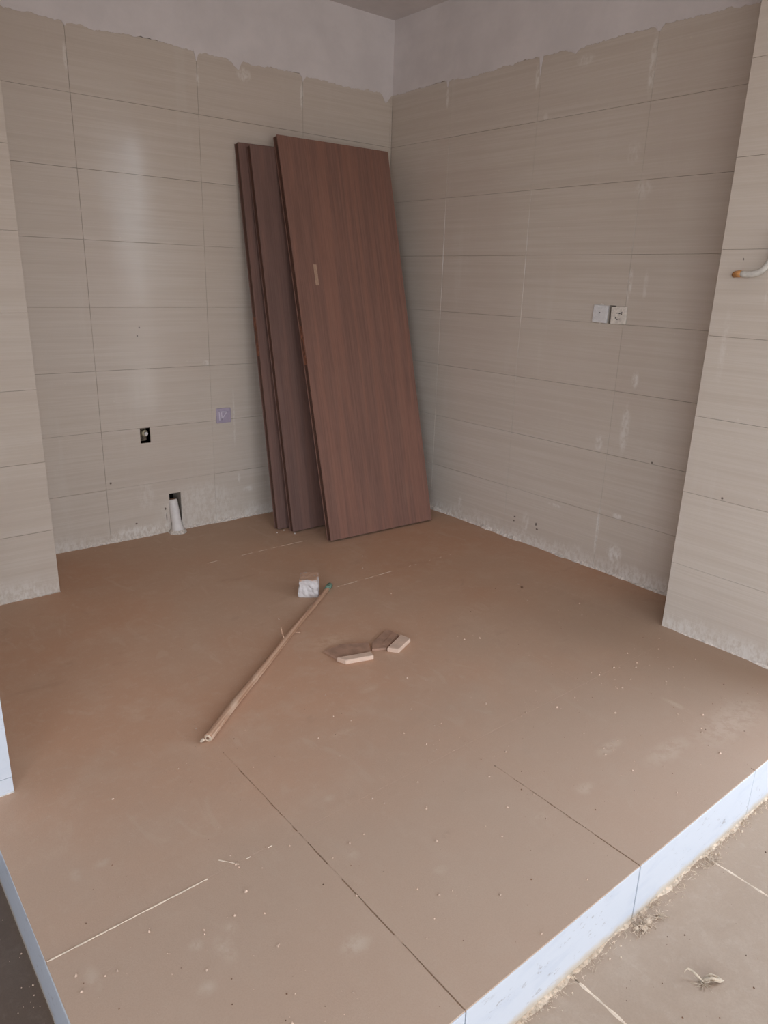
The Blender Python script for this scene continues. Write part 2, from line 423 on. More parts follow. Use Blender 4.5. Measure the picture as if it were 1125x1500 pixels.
TILE_CACHE = {}
def tile_mesh(w_, h_, t_, b=0.0012, mat=None):
    key = (round(w_, 4), round(h_, 4), t_, b, mat.name)
    if key in TILE_CACHE: return TILE_CACHE[key]
    a, c = w_ / 2, h_ / 2
    vs = [(-a, -c, 0), (a, -c, 0), (a, c, 0), (-a, c, 0)]
    vs += [(x, y, t_ - b) for x, y, _ in vs[:4]]
    vs += [(-a + b, -c + b, t_), (a - b, -c + b, t_), (a - b, c - b, t_), (-a + b, c - b, t_)]
    fs = [(3, 2, 1, 0), (8, 9, 10, 11)]
    for i in range(4):
        j = (i + 1) % 4
        fs += [(i, j, 4 + j, 4 + i), (4 + i, 4 + j, 8 + j, 8 + i)]
    me = mesh('tile', vs, fs); me.materials.append(mat)
    TILE_CACHE[key] = me
    return me
def holed_cells(u0, u1, v0, v1, holes):
    """rectangles covering (u0,u1)x(v0,v1) minus the holes"""
    us = sorted({u0, u1, *[min(max(x, u0), u1) for h_ in holes for x in h_[:2]]})
    vs = sorted({v0, v1, *[min(max(x, v0), v1) for h_ in holes for x in h_[2:]]})
    out = []
    for i in range(len(us) - 1):
        for j in range(len(vs) - 1):
            cu, cv = (us[i] + us[i + 1]) / 2, (vs[j] + vs[j + 1]) / 2
            if not any(h_[0] < cu < h_[1] and h_[2] < cv < h_[3] for h_ in holes):
                out.append((us[i], us[i + 1], vs[j], vs[j + 1]))
    return out
def frame(o, u, v):
    """matrix whose x = u, y = v, z = u x v at o"""
    u, v = Vector(u), Vector(v); n = u.cross(v)
    mm = Matrix.Identity(4)
    for i in range(3):
        mm[i][0], mm[i][1], mm[i][2], mm[i][3] = u[i], v[i], n[i], o[i]
    return mm
rnd = random.Random(7)
def tile_field(parent, fr, us, vs, mat, t=0.008, gap=0.0009, holes=(), jit=0.0004, tilt=0.0016, name='tile'):
    """tiles between the joint lines us x vs on the plane fr (front at local z = t)"""
    for i in range(len(us) - 1):
        for j in range(len(vs) - 1):
            a0, a1, b0, b1 = us[i] + gap / 2, us[i + 1] - gap / 2, vs[j] + gap / 2, vs[j + 1] - gap / 2
            if a1 - a0 < 0.008 or b1 - b0 < 0.008: continue
            hs = [h_ for h_ in holes if h_[0] < a1 and h_[1] > a0 and h_[2] < b1 and h_[3] > b0]
            cu, cv = (a0 + a1) / 2, (b0 + b1) / 2
            loc = Matrix.Translation((cu, cv, rnd.uniform(-jit, jit)))
            rot = Matrix.Rotation(rnd.uniform(-tilt, tilt), 4, 'X') @ Matrix.Rotation(rnd.uniform(-tilt, tilt) * 0.6, 4, 'Y')
            if hs:
                cells = holed_cells(a0, a1, b0, b1, hs)
                vv, ff = [], []
                for (x0, x1, y0, y1) in cells:
                    k = len(vv)
                    vv += [(x, y, z) for z in (0, t) for x, y in ((x0 - cu, y0 - cv), (x1 - cu, y0 - cv), (x1 - cu, y1 - cv), (x0 - cu, y1 - cv))]
                    ff += [tuple(k + q for q in f) for f in ((0, 3, 2, 1), (4, 5, 6, 7), (0, 1, 5, 4), (1, 2, 6, 5), (2, 3, 7, 6), (3, 0, 4, 7))]
                me = mesh('tile', vv, ff); me.materials.append(mat)
                link(name, me, None, parent, fr @ loc)
            else:
                link(name, tile_mesh(a1 - a0, b1 - b0, t, 0.0007, mat), None, parent, fr @ loc @ rot)

# ------------------------------------------------------------------ the setting
YB, XR, ZC, ZL = 3.64, 2.98, 2.73, -0.167          # back wall, right wall, ceiling, lower floor
XC, YC0, YC1 = 2.676, 0.54, 1.386                  # column on the right
XP, YP = 0.205, 0.69                               # platform edges
XS, YS = 0.287, 1.886                              # white wall end on the left
XL, YL = 0.775, 3.164                              # column in the left corner
T = 0.008
ROWS = [0.0, 0.287, 0.587, 0.887, 1.187, 1.487, 1.787, 2.087, 2.362]

# back wall with its two openings
PIPE_HOLE = (1.496, 1.562, 0.0, 0.215)
BOX_HOLE = (1.362, 1.416, 0.507, 0.586)
cells = holed_cells(XL - 0.02, XR + 0.2, 0, ZC, [PIPE_HOLE, BOX_HOLE])
wall_back = boxes('wall_back', [(a, b, YB + T, YB + 0.16, c, d) for a, b, c, d in cells] + [(1.3, 1.65, YB + 0.16, YB + 0.2, 0, 0.7)], M['grout'])
tag(wall_back, 'back wall of beige tiles with bare plaster above', kind='structure')
frB = frame((0, YB + T, 0), (1, 0, 0), (0, 0, 1))   # normal is -Y
tile_field(wall_back, frB, [XL - 0.02, 1.167, 1.767, 2.367, 2.965, XR], ROWS, M['back_tile'], holes=[PIPE_HOLE, BOX_HOLE])
# cavity of the conduit box and the pipe chase
boxes('cavity', [(1.362, 1.416, YB + 0.06, YB + 0.07, 0.507, 0.586), (1.358, 1.362, YB + T, YB + 0.07, 0.505, 0.588), (1.416, 1.420, YB + T, YB + 0.07, 0.505, 0.588),
                 (1.358, 1.420, YB + T, YB + 0.07, 0.500, 0.507), (1.358, 1.420, YB + T, YB + 0.07, 0.586, 0.592)], M['cavity'], wall_back)
boxes('cavity', [(1.49, 1.57, YB + 0.10, YB + 0.11, -0.05, 0.21)], M['black'], wall_back)

def ragged_band(name, fr, u0, u1, v0, v1, drips, mat, parent, d0=0.0, d1=0.0, t=0.0012, seed=1, step=0.006, amp=0.0035):
    """skim coat whose lower edge is ragged: v0 edge, with (u, half width, depth) drips"""
    r = random.Random(seed)
    n = int((u1 - u0) / step)
    lo = []
    ph = 0
    for i in range(n + 1):
        u = u0 + (u1 - u0) * i / n
        ph = 0.75 * ph + r.uniform(-amp, amp)
        v = v0 + ph + 0.004 * math.sin(u * 9)
        for du, hw, dp in drips:
            v -= dp * max(0.0, 1 - abs(u - du) / hw) ** 1.5 * r.uniform(0.75, 1.1)
        lo.append((u, v))
    vs, fs = [], []
    for u, v in lo:
        vs += [(u, v, 0), (u, v, t), (u, v + 0.01, t + 0.001), (u, v1, t + 0.001)]
    for i in range(n):
        k = 4 * i
        fs += [(k, k + 4, k + 5, k + 1), (k + 1, k + 5, k + 6, k + 2), (k + 2, k + 6, k + 7, k + 3)]
    me = mesh(name, vs, fs)
    return link(name, me, mat, parent, fr, smooth=False)
frBf = frame((0, YB - 0.0010, 0), (1, 0, 0), (0, 0, 1))
ragged_band('plaster_skim', frBf, XL - 0.02, XR, 2.355, ZC, [(1.168, 0.012, 0.02), (1.767, 0.014, 0.06), (1.99, 0.03, 0.045), (1.965, 0.04, 0.02), (2.367, 0.02, 0.03), (2.93, 0.05, 0.05)], M['plaster'], wall_back, seed=3)
boxes('plaster', [(XL - 0.02, XR, YB + 0.0005, YB + T, 2.365, ZC)], M['plaster'], wall_back)

# right wall
GAP_HOLE = (1.995, 2.030, 1.186, 1.268)
frR = frame((XR + T, 0, 0), (0, -1, 0), (0, 0, 1))   # x local = -y, normal is -X
cells = holed_cells(YC0, YB + 0.2, 0, ZC, [GAP_HOLE])
wall_right = boxes('wall_right', [(XR + T, XR + 0.18, a, b, c, d) for a, b, c, d in cells] + [(XR + 0.18, XR + 0.2, 1.9, 2.1, 1.1, 1.4)], M['grout'])
tag(wall_right, 'right wall of beige tiles with bare plaster above', kind='structure')
tile_field(wall_right, frR, [-YB, -3.152, -2.55, -1.948, -1.36], ROWS, M['right_tile'], holes=[(-GAP_HOLE[1], -GAP_HOLE[0], GAP_HOLE[2], GAP_HOLE[3])])
boxes('cavity', [(XR + 0.05, XR + 0.06, 1.99, 2.035, 1.18, 1.275)], M['black'], wall_right)
frRf = frame((XR - 0.0010, 0, 0), (0, -1, 0), (0, 0, 1))
ragged_band('plaster_skim', frRf, -YB, -1.36, 2.357, ZC, [(-3.18, 0.010, 0.05), (-2.555, 0.013, 0.10), (-2.36, 0.05, 0.02), (-1.95, 0.03, 0.03)], M['plaster'], wall_right, seed=5)
boxes('plaster', [(XR + 0.0005, XR + T, 1.36, YB, 2.369, ZC)], M['plaster'], wall_right)

# column on the right
column_right = boxes('wall_column_right', [(XC + T, XR + T, YC0, YC1 - T, 0, ZC)], M['grout'])
tag(column_right, 'tiled column standing at the right of the platform', kind='structure')
frC = frame((XC + T, 0, 0), (0, -1, 0), (0, 0, 1))
tile_field(column_right, frC, [-YC1, -0.95, -YC0], ROWS[:-1] + [2.4, ZC], M['right_tile'])
frCb = frame((0, YC1 - T, 0), (-1, 0, 0), (0, 0, 1))  # normal +Y
tile_field(column_right, frCb, [-XR, -XC - T], ROWS[:-1] + [2.4, ZC], M['right_tile'])

# column in the left corner
column_left = boxes('wall_column_left', [(XS, XL - T, YL + T, YB + 0.1, 0, ZC)], M['grout'])
tag(column_left, 'tiled column filling the left back corner', kind='structure')
frL = frame((0, YL + T, 0), (1, 0, 0), (0, 0, 1))
tile_field(column_left, frL, [XS, XL], ROWS[:-1] + [2.4, ZC], M['back_tile'])
frLs = frame((XL - T, 0, 0), (0, 1, 0), (0, 0, 1))    # normal +X
tile_field(column_left, frLs, [YL + T, YB], ROWS[:-1] + [2.4, ZC], M['back_tile'])

# wall on the left whose white tiled end shows
wall_left = boxes('wall_left', [(-2.0, XS - T, YS + T, YB + 0.1, ZL, ZC)], M['grout'])
tag(wall_left, 'left wall with an end faced in white tiles', kind='structure')
frS = frame((0, YS + T, 0), (1, 0, 0), (0, 0, 1))
tile_field(wall_left, frS, [XP + 0.0, XS], [0.0, 0.047, 0.347, 0.647, 0.947, 1.247, 1.547, 1.847, 2.147, 2.447, ZC], M['white'])
tile_field(wall_left, frS, [-1.8, -1.2, -0.6, -0.0, XP], [ZL, 0.047, 0.347, 0.647, 0.947, 1.247, 1.547, 1.847, 2.147, 2.447, ZC], M['white'])
frSs = frame((XS - T, 0, 0), (0, 1, 0), (0, 0, 1))
tile_field(wall_left, frSs, [YS + T, 2.49, YL], ROWS[:-1] + [2.4, ZC], M['back_tile'])

# ceiling, unseen sides of the room with their openings, the rear one added for fill
ceiling = tag(boxes('ceiling', [(-2.2, 3.3, -4.7, 3.85, ZC, ZC + 0.12)], M['ceiling']), 'bare plaster ceiling', kind='structure')
wall_outer = boxes('wall_window_side', [(W1['x'], W1['x'] + 0.06, *r_[:2], *r_[2:]) for r_ in holed_cells(-4.5, YC0 + 0.02, ZL, ZC, [(W1['y0'], W1['y1'], W1['z0'], W1['z1'])])], M['plaster'])
tag(wall_outer, 'plaster wall around the balcony door', kind='structure')
wall_far = boxes('wall_far_left', [(-2.16, -2.0, *r_[:2], *r_[2:]) for r_ in holed_cells(-4.5, YS + T, ZL, ZC, [(W2['y0'], W2['y1'], W2['z0'], W2['z1'])])], M['plaster'])
tag(wall_far, 'plaster wall around the left window', kind='structure')
wall_front = tag(boxes('wall_front', [(a, b, W_FILL['y'] - 0.16, W_FILL['y'], c, d) for a, b, c, d in holed_cells(-2.16, 3.06, ZL, ZC, [(W_FILL['x0'], W_FILL['x1'], W_FILL['z0'], W_FILL['z1'])])], M['plaster']), 'plaster wall behind the viewer', kind='structure')
def win(name, x, d, label):
    f = 0.045
    bs = [(x, x + 0.06, d['y0'], d['y1'], d['z0'], d['z0'] + f), (x, x + 0.06, d['y0'], d['y1'], d['z1'] - f, d['z1']),
          (x, x + 0.06, d['y0'], d['y0'] + f, d['z0'] + f, d['z1'] - f), (x, x + 0.06, d['y1'] - f, d['y1'], d['z0'] + f, d['z1'] - f)]
    tag(boxes(name, bs, M['metal']), label, kind='structure')
win('window_1', W1['x'] + 0.0, W1, 'grey frame of the balcony door')
win('window_2', W2['x'] - 0.11, W2, 'grey frame of the left window')
f = 0.05; y = W_FILL['y'] - 0.11  # frame around the added rear fill opening
tag(boxes('fill_opening', [(a, b, y, y + 0.06, c, d) for a, b, c, d in ((W_FILL['x0'], W_FILL['x1'], W_FILL['z0'], W_FILL['z0'] + f), (W_FILL['x0'], W_FILL['x1'], W_FILL['z1'] - f, W_FILL['z1']))] +
    [(x - f / 2, x + f / 2, y, y + 0.06, W_FILL['z0'] + f, W_FILL['z1'] - f) for x in (W_FILL['x0'] + f / 2, (W_FILL['x0'] + W_FILL['x1']) / 2, W_FILL['x1'] - f / 2)], M['metal']), 'grey frame of the added fill opening behind the viewer', kind='structure')

# floors: the raised platform and the floor below it
FX = [XP, 0.815, 1.4195, 2.0240, 2.6285, XR]
FY = [YP, 1.293, 1.895, 2.498, 3.100, YB]
floor = boxes('floor', [(XP + 0.009, XR, YP + 0.009, YB + 0.2, ZL, -0.010)], M['screed'])
tag(floor, 'raised kitchen platform of large dusty brown tiles', kind='structure')
frF = frame((0, 0, -0.010), (1, 0, 0), (0, 1, 0))
tile_field(floor, frF, FX, FY, M['floor'], t=0.010, gap=0.0036, jit=0.00002, tilt=0.0)
# strip of tiles beside the balcony door, right of the platform's tile grid
# joints filled flush with dust; the ones the photograph shows open stay open
fill = []
def filled(x0, x1, y0, y1): fill.append((x0, x1, y0, y1, -0.0095, -0.0001))
for y in FY[1:-1]:
    filled(XP + 0.004, XR - 0.002, y - 0.0030, y + 0.0030)
for x, ya in ((0.815, 1.70), (1.4195, 1.17), (2.024, 0.70), (2.6285, 0.70)):
    for y0, y1 in zip([ya] + [q for q in FY if q > ya], [q for q in FY if q > ya]):
        filled(x - 0.0030, x + 0.0030, max(ya, y0) + 0.004, y1 - 0.004)
jr = random.Random(22)
for x, y0, y1 in ((0.815, YP + 0.004, 1.70), (1.4195, YP + 0.004, 1.17)):
    fill.append((x - 0.0025, x + 0.0025, y0, y1, -0.0095, -0.0032))          # dirt lying in the open joints
    y = y0 + 0.12
    while y < y1:
        L = jr.uniform(0.008, 0.035)
        if jr.random() < 0.35 + 0.55 * (y - y0) / (y1 - y0):
            fill.append((x - 0.0025, x + jr.uniform(-0.0008, 0.0025), y, min(y1, y + L), -0.0095, -0.0006))
        y += L
boxes('joint_dust', fill, M['floor'], floor)
def line(x0, y0, x1, y1, parent, z, wd=0.0022, seed=0, mat='pale_line', skip=0.0):
    """thin ridge of pale dust along a joint, broken where skip says so"""
    r = random.Random(seed); L = math.hypot(x1 - x0, y1 - y0); n = max(2, int(L / 0.012))
    vs, fs = [], []
    dx, dy = (x1 - x0) / L, (y1 - y0) / L
    prev = False
    for i in range(n + 1):
        t = i / n; wv = wd * r.uniform(0.5, 1.25); on = r.random() > skip
        x, y = x0 + (x1 - x0) * t, y0 + (y1 - y0) * t
        k = len(vs)
        vs += [(x - dy * wv, y + dx * wv, z), (x, y, z + 0.0011), (x + dy * wv, y - dx * wv, z)]
        if i and prev and on: fs += [(k - 3, k, k + 1, k - 2), (k - 2, k + 1, k + 2, k - 1)]
        prev = on
    me = mesh('pale_joint', vs, [f[::-1] for f in fs]); return link('pale_joint', me, M[mat], parent)
line(XP + 0.004, 1.293, 0.565, 1.293, floor, 0.0005, 0.0026, 1)
line(0.58, 1.293, 0.80, 1.293, floor, 0.0003, 0.0018, 2, skip=0.45)
line(0.612, 1.330, 0.645, 1.288, floor, 0.0003, 0.0022, 6, skip=0.1)
line(1.80, 2.498, 2.12, 2.498, floor, 0.0003, 0.0022, 3, skip=0.1)
line(2.15, 2.498, 2.6, 2.498, floor, 0.0003, 0.0015, 4, skip=0.5)
line(1.45, 3.100, 2.05, 3.100, floor, 0.0003, 0.0022, 5, skip=0.25)

# risers
frV = frame((0, YP + 0.009, 0), (1, 0, 0), (0, 0, 1))
tile_field(floor, frV, [XP, 0.815, 1.4195, 2.0240, 2.6285, 2.9], [ZL, -0.0005], M['white'], t=0.009, gap=0.0045, jit=0.0004, tilt=0.0006, name='riser_tile')
frW = frame((XP + 0.009, 0, 0), (0, -1, 0), (0, 0, 1))
tile_field(floor, frW, [-YS, -1.293, -YP], [ZL, -0.0005], M['white'], t=0.009, gap=0.0045, jit=0.0004, tilt=0.0006, name='riser_tile')

lower = boxes('floor_lower', [(XP - 0.3, 3.06, -4.5, YP + 0.01, ZL - 0.05, ZL - 0.009)], M['screed'])
tag(lower, 'lower floor of pale dusty tiles below the white riser', kind='structure')
frG = frame((0, 0, ZL - 0.009), (1, 0, 0), (0, 1, 0))
tile_field(lower, frG, [-0.03, 0.57, 1.1685, 1.772, 2.375, 2.9], [-4.5, -4.15, -3.55, -2.95, -2.35, -1.75, -1.15, -0.55, 0.05, YP + 0.005], M['lower'], t=0.009, gap=0.003, jit=0.0002, tilt=0.0002)
for x, s in ((1.1685, 11), (1.772, 12)):
    line(x, 0.664, x, 0.06, lower, ZL, 0.0040, s)
line(0.575, 0.664, 0.575, 0.06, lower, ZL, 0.003, 13)
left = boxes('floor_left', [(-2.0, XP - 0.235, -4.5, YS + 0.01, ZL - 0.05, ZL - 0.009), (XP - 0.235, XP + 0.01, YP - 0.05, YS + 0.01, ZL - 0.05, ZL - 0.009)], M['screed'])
tag(left, 'darker floor left of the platform', kind='structure')
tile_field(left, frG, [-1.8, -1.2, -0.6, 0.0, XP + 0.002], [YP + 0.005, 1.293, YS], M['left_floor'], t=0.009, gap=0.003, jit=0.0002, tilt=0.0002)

def fillet(name, pts, into, mat, parent, hgt=0.012, dep=0.012, seed=0, z=0.0, step=0.01):
    """irregular bead of mortar in the corner of wall and floor; into = direction out of the wall"""
    r = random.Random(seed); (x0, y0), (x1, y1) = pts
    L = math.hypot(x1 - x0, y1 - y0); n = int(L / step)
    vs, fs = [], []; a = b = 0.5
    for i in range(n + 1):
        t = i / n
        a = min(1.0, max(0.15, a + r.uniform(-0.22, 0.22))); b = min(1.0, max(0.2, b + r.uniform(-0.25, 0.25)))
        hh, dd = hgt * a, dep * b
        x, y = x0 + (x1 - x0) * t, y0 + (y1 - y0) * t
        vs += [(x, y, z + hh), (x + into[0] * dd * 0.45, y + into[1] * dd * 0.45, z + hh * 0.55), (x + into[0] * dd, y + into[1] * dd, z - 0.001)]
        if i:
            k = 3 * i
            fs += [(k - 3, k - 2, k + 1, k), (k - 2, k - 1, k + 2, k + 1)]
    return link(name, mesh(name, vs, fs), mat, parent)
fillet('mortar_bead', ((XL, YB + 0.002), (1.49, YB + 0.002)), (0, -1), M['mortar'], wall_back, 0.016, 0.014, 1)
fillet('mortar_bead', ((1.57, YB + 0.002), (XR, YB + 0.002)), (0, -1), M['mortar'], wall_back, 0.018, 0.014, 2)
fillet('mortar_bead', ((XR + 0.002, YB), (XR + 0.002, YC1)), (-1, 0), M['mortar'], wall_right, 0.028, 0.018, 3)
fillet('mortar_bead', ((XC + 0.002, YC1), (XC + 0.002, YC0)), (-1, 0), M['mortar'], column_right, 0.016, 0.012, 4)
fillet('mortar_bead', ((XS, YL + 0.002), (XL, YL + 0.002)), (0, -1), M['mortar'], column_left, 0.016, 0.012, 5)
fillet('mortar_bead', ((XP, YS + 0.002), (XS, YS + 0.002)), (0, -1), M['mortar'], wall_left, 0.008, 0.008, 6)
fillet('dust_bead', ((XP, YP + 0.001), (2.9, YP + 0.001)), (0, -1), M['lint'], lower, 0.007, 0.015, 7, z=ZL, step=0.006)

# ------------------------------------------------------------------ door leaves leaning in the corner
def door_leaf(x, y, yaw, lean, wd, H, th, mat, label, roll=0.0, sticker=None, mort=True):
    """x, y: front bottom left corner on the floor"""
    u = Vector((math.cos(yaw), math.sin(yaw), 0)); n = Vector((-math.sin(yaw), math.cos(yaw), 0))
    v = n * math.sin(lean) + Vector((0, 0, 1)) * math.cos(lean)
    if roll:
        u, v = u * math.cos(roll) + v * math.sin(roll), -u * math.sin(roll) + v * math.cos(roll)
    b = v.cross(u)                                          # thickness axis, points to the back
    mm = Matrix.Identity(4)
    for i in range(3): mm[i][0], mm[i][1], mm[i][2] = u[i], b[i], v[i]
    if b.dot(n) < 0: raise ValueError
    lift = th * math.sin(lean)                              # the rear bottom edge must not sink
    mm[0][3], mm[1][3], mm[2][3] = x, y, lift if b.z < 0 else 0.0
    rt = empty('door_leaf', mm)
    tag(rt, label, 'door', 'bare door leaves leaning in the corner')
    s = 0.005
    boxes('front_skin', [(0, wd, 0, s, 0, H)], mat, rt, bevel=0.0008)
    boxes('rear_skin', [(0, wd, th - s, th, 0, H)], mat, rt, bevel=0.0008)
    boxes('core', [(0.0025, wd - 0.0025, s, th / 2 - 0.0015, 0.002, H - 0.002), (0.0025, wd - 0.0025, th / 2 + 0.0015, th - s, 0.002, H - 0.002),
                   (0.006, wd - 0.006, th / 2 - 0.0015, th / 2 + 0.0015, 0.006, H - 0.006)], M['edge'], rt)
    if mort:
        c = mort
        mo = boxes('lock_mortise', [(0.0005, 0.004, th * 0.22, th * 0.80, c - 0.10, c + 0.10)], M['raw'], rt)
        tag(mo, 'raw wood strip of the lock cut-out')
        boxes('lock_slot', [(-0.0002, 0.0005, th * 0.38, th * 0.62, c - 0.03, c + 0.03)], M['edge'], mo)
    if sticker:
        sx_, sz, sw, sh = sticker
        tag(boxes('label_strip', [(sx_, sx_ + sw, -0.0008, 0.0002, sz, sz + sh)], M['paper'], rt), 'small pale blank paper strip')
    return rt
door_leaf(2.112, 2.994, -0.046, 0.259, 0.703, 2.096, 0.040, M['door'], 'reddish brown wooden door leaf leaning in front with a pale paper strip', sticker=(0.115, 1.347, 0.020, 0.108), mort=1.04)
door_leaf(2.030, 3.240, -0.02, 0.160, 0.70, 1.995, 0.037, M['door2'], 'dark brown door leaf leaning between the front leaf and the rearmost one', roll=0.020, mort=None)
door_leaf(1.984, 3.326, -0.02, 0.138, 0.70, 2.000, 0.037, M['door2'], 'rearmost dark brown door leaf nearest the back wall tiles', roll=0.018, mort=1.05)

# ------------------------------------------------------------------ things fixed to the walls
# lilac filmed switch plate on the back wall
mm = frame((1.834, YB, 0.6125), (1, 0, 0), (0, 0, 1))
sw = empty('switch_plate', mm)
tag(sw, 'square lilac wall plate with a pale triangle mark on the back wall', 'wall plate')
boxes('plate', [(-0.043, 0.043, -0.041, 0.041, 0.0, 0.009)], M['plate'], sw, bevel=0.003)
boxes('rocker', [(-0.034, 0.034, -0.032, 0.032, 0.008, 0.0105)], M['plate'], sw, bevel=0.0012)
def strokes(name, segs, wd, z0, z1, mat, parent):
    bs = []; vs, fs = [], []
    for (x0, y0, x1, y1) in segs:
        L = math.hypot(x1 - x0, y1 - y0); dx, dy = (x1 - x0) / L * wd / 2, (y1 - y0) / L * wd / 2
        k = len(vs)
        q = [(x0 - dx + dy, y0 - dy - dx), (x1 + dx + dy, y1 + dy - dx), (x1 + dx - dy, y1 + dy + dx), (x0 - dx - dy, y0 - dy + dx)]
        vs += [(a, b, z0) for a, b in q] + [(a, b, z1) for a, b in q]
        fs += [tuple(k + i for i in f) for f in ((0, 3, 2, 1), (4, 5, 6, 7), (0, 1, 5, 4), (1, 2, 6, 5), (2, 3, 7, 6), (3, 0, 4, 7))]
    return link(name, mesh(name, vs, fs), mat, parent)
strokes('triangle_mark', [(-0.028, 0.018, -0.026, -0.022), (-0.014, 0.019, -0.012, -0.020), (-0.012, -0.020, 0.018, 0.019), (0.018, 0.019, -0.014, 0.021)], 0.005, 0.0104, 0.0112, M['film'], sw)

# conduit box with a pipe end
mm = frame((1.389, YB + 0.03, 0.545), (1, 0, 0), (0, 0, 1))
jb = empty('pipe_fitting', mm)
tag(jb, 'small brass pipe fitting inside the dark hole in the back wall', 'pipe fitting')
tube('elbow', [(0.006, 0.004, -0.028), (0.007, 0.005, -0.012), (0.010, 0.008, 0.006)], [0.017, 0.018, 0.016], M['brass'], jb, seg=14)
tube('spout', [(0.010, 0.008, 0.004), (0.011, 0.006, 0.018)], [0.009, 0.009], M['pvc'], jb, seg=12)
tube('rear_pipe', [(-0.016, 0.026, -0.02), (-0.012, -0.005, -0.018), (-0.010, -0.030, -0.02)], 0.010, M['cavity'], jb, seg=10)

# drain pipe in its chase
mm = Matrix.Translation((1.512, YB - 0.005, 0.0))
dp = empty('drain_pipe', mm)
tag(dp, 'short chalky white drain pipe in the chase at the foot of the back wall', 'pipe')
zs = [0.0, 0.012, 0.03, 0.05, 0.08, 0.11, 0.14, 0.165, 0.18]
tube('pipe', [(0.010 - 0.006 * z_ / 0.18, -0.026 + 0.036 * z_ / 0.18, z_) for z_ in zs],
     [0.031, 0.033, 0.032, 0.027, 0.0255, 0.026, 0.025, 0.0245, 0.023], M['pvc'], dp, seg=20)
tube('pipe_end', [(0.004, 0.011, 0.178), (0.004, 0.012, 0.184)], [0.018, 0.017], M['grit'], dp, seg=16)
vs, fs = [], []
r = random.Random(4); nseg = 22
for i in range(nseg):
    a = 2 * math.pi * i / nseg
    for rad, z_ in ((0.030, 0.016), (0.036, 0.015), (0.041 + r.uniform(0, 0.006), 0.005 + r.uniform(0, 0.004)), (0.046 + r.uniform(0, 0.008), -0.0005)):
        vs.append((0.010 + rad * math.cos(a), -0.022 + rad * math.sin(a), z_))
for i in range(nseg):
    j = (i + 1) % nseg
    for k in range(3): fs.append((4 * i + k, 4 * i + k + 1, 4 * j + k + 1, 4 * j + k))
link('mortar_collar', mesh('mortar_collar', vs, [f[::-1] for f in fs]), M['mortar'], dp, smooth=False)

# wall sockets on the right wall
def outlet(y, z, label, mat, holes, rot=0.0, w_=0.080, h_=0.078, lift=0.0):
    mm = frame((XR - 0.0008, y, z), (0, -1, 0), (0, 0, 1)) @ Matrix.Rotation(rot, 4, 'Z') @ Matrix.Rotation(lift, 4, 'Y')
    o = empty('wall_socket', mm)
    tag(o, label, 'socket')
    boxes('plate', [(-w_ / 2, w_ / 2, -h_ / 2, h_ / 2, 0, 0.009)], mat, o, bevel=0.0035)
    boxes('face', [(-w_ / 2 + 0.012, w_ / 2 - 0.008, -h_ / 2 + 0.010, h_ / 2 - 0.010, 0.008, 0.0105)], mat, o, bevel=0.0012)
    strokes('slots', holes, 0.0034, 0.0098, 0.0109, M['black'], o)
    return o
outlet(2.070, 1.228, 'bluish white wall plate with one small dot, left of the pair on the right wall', M['plate_b'], [(-0.002, 0.006, 0.0, 0.006)], rot=-0.03)
outlet(1.972, 1.226, 'dusty white socket with dark slots, right of the pair on the right wall', M['plate_w'],
       [(-0.010, 0.010, -0.004, 0.010), (0.004, 0.008, 0.010, 0.008), (0.018, 0.014, 0.018, 0.004), (-0.013, -0.008, -0.013, -0.013), (-0.006, -0.018, -0.002, -0.018), (0.006, -0.016, 0.010, -0.016)], rot=0.04)
# crumbled plaster round the sockets
def patch(name, fr, cu, cv, ru, rv, seed, mat, parent, t=0.003):
    r = random.Random(seed); n = 16
    pts = [(cu + ru * r.uniform(0.75, 1.1) * math.cos(2 * math.pi * i / n), cv + rv * r.uniform(0.7, 1.15) * math.sin(2 * math.pi * i / n)) for i in range(n)]
    vs = [(a, b, 0) for a, b in pts] + [(cu + (a - cu) * 0.8, cv + (b - cv) * 0.8, t) for a, b in pts] + [(cu, cv, t * 1.2)]
    fs = [(i, (i + 1) % n, n + (i + 1) % n, n + i) for i in range(n)] + [(n + i, n + (i + 1) % n, 2 * n) for i in range(n)]
    return link(name, mesh(name, vs, fs), mat, parent, fr, smooth=True)
patch('plaster_patch', frRf, -2.072, 1.232, 0.042, 0.046, 2, M['mortar'], wall_right, 0.002)

# bent hose from the column
def bez(p, n):
    out = []
    for i in range(n + 1):
        t = i / n
        out.append(sum((Vector(q) * c for q, c in zip(p, ((1 - t) ** 3, 3 * t * (1 - t) ** 2, 3 * t * t * (1 - t), t ** 3))), Vector((0, 0, 0))))
    return out
mm = Matrix.Translation((XC, 1.305, 1.405))
hp = empty('bent_pipe', mm)
tag(hp, 'ivory bent pipe with an orange end sticking out of the right column', 'pipe')
tube('pipe', bez([(-0.022, -0.012, 0), (-0.026, -0.10, -0.012), (-0.026, -0.118, 0.03), (-0.026, -0.124, 0.15)], 16), 0.0105, M['hose'], hp, seg=14)
tube('orange_sleeve', [(-0.006, 0.016, -0.003), (-0.016, 0.006, -0.001), (-0.021, -0.006, 0.0), (-0.022, -0.016, 0.0)], [0.010, 0.0112, 0.0118, 0.0112], M['orange'], hp, seg=14)
tube('wall_clip', [(0.0, -0.112, 0.06), (-0.014, -0.112, 0.06)], 0.006, M['hose'], hp, seg=8)

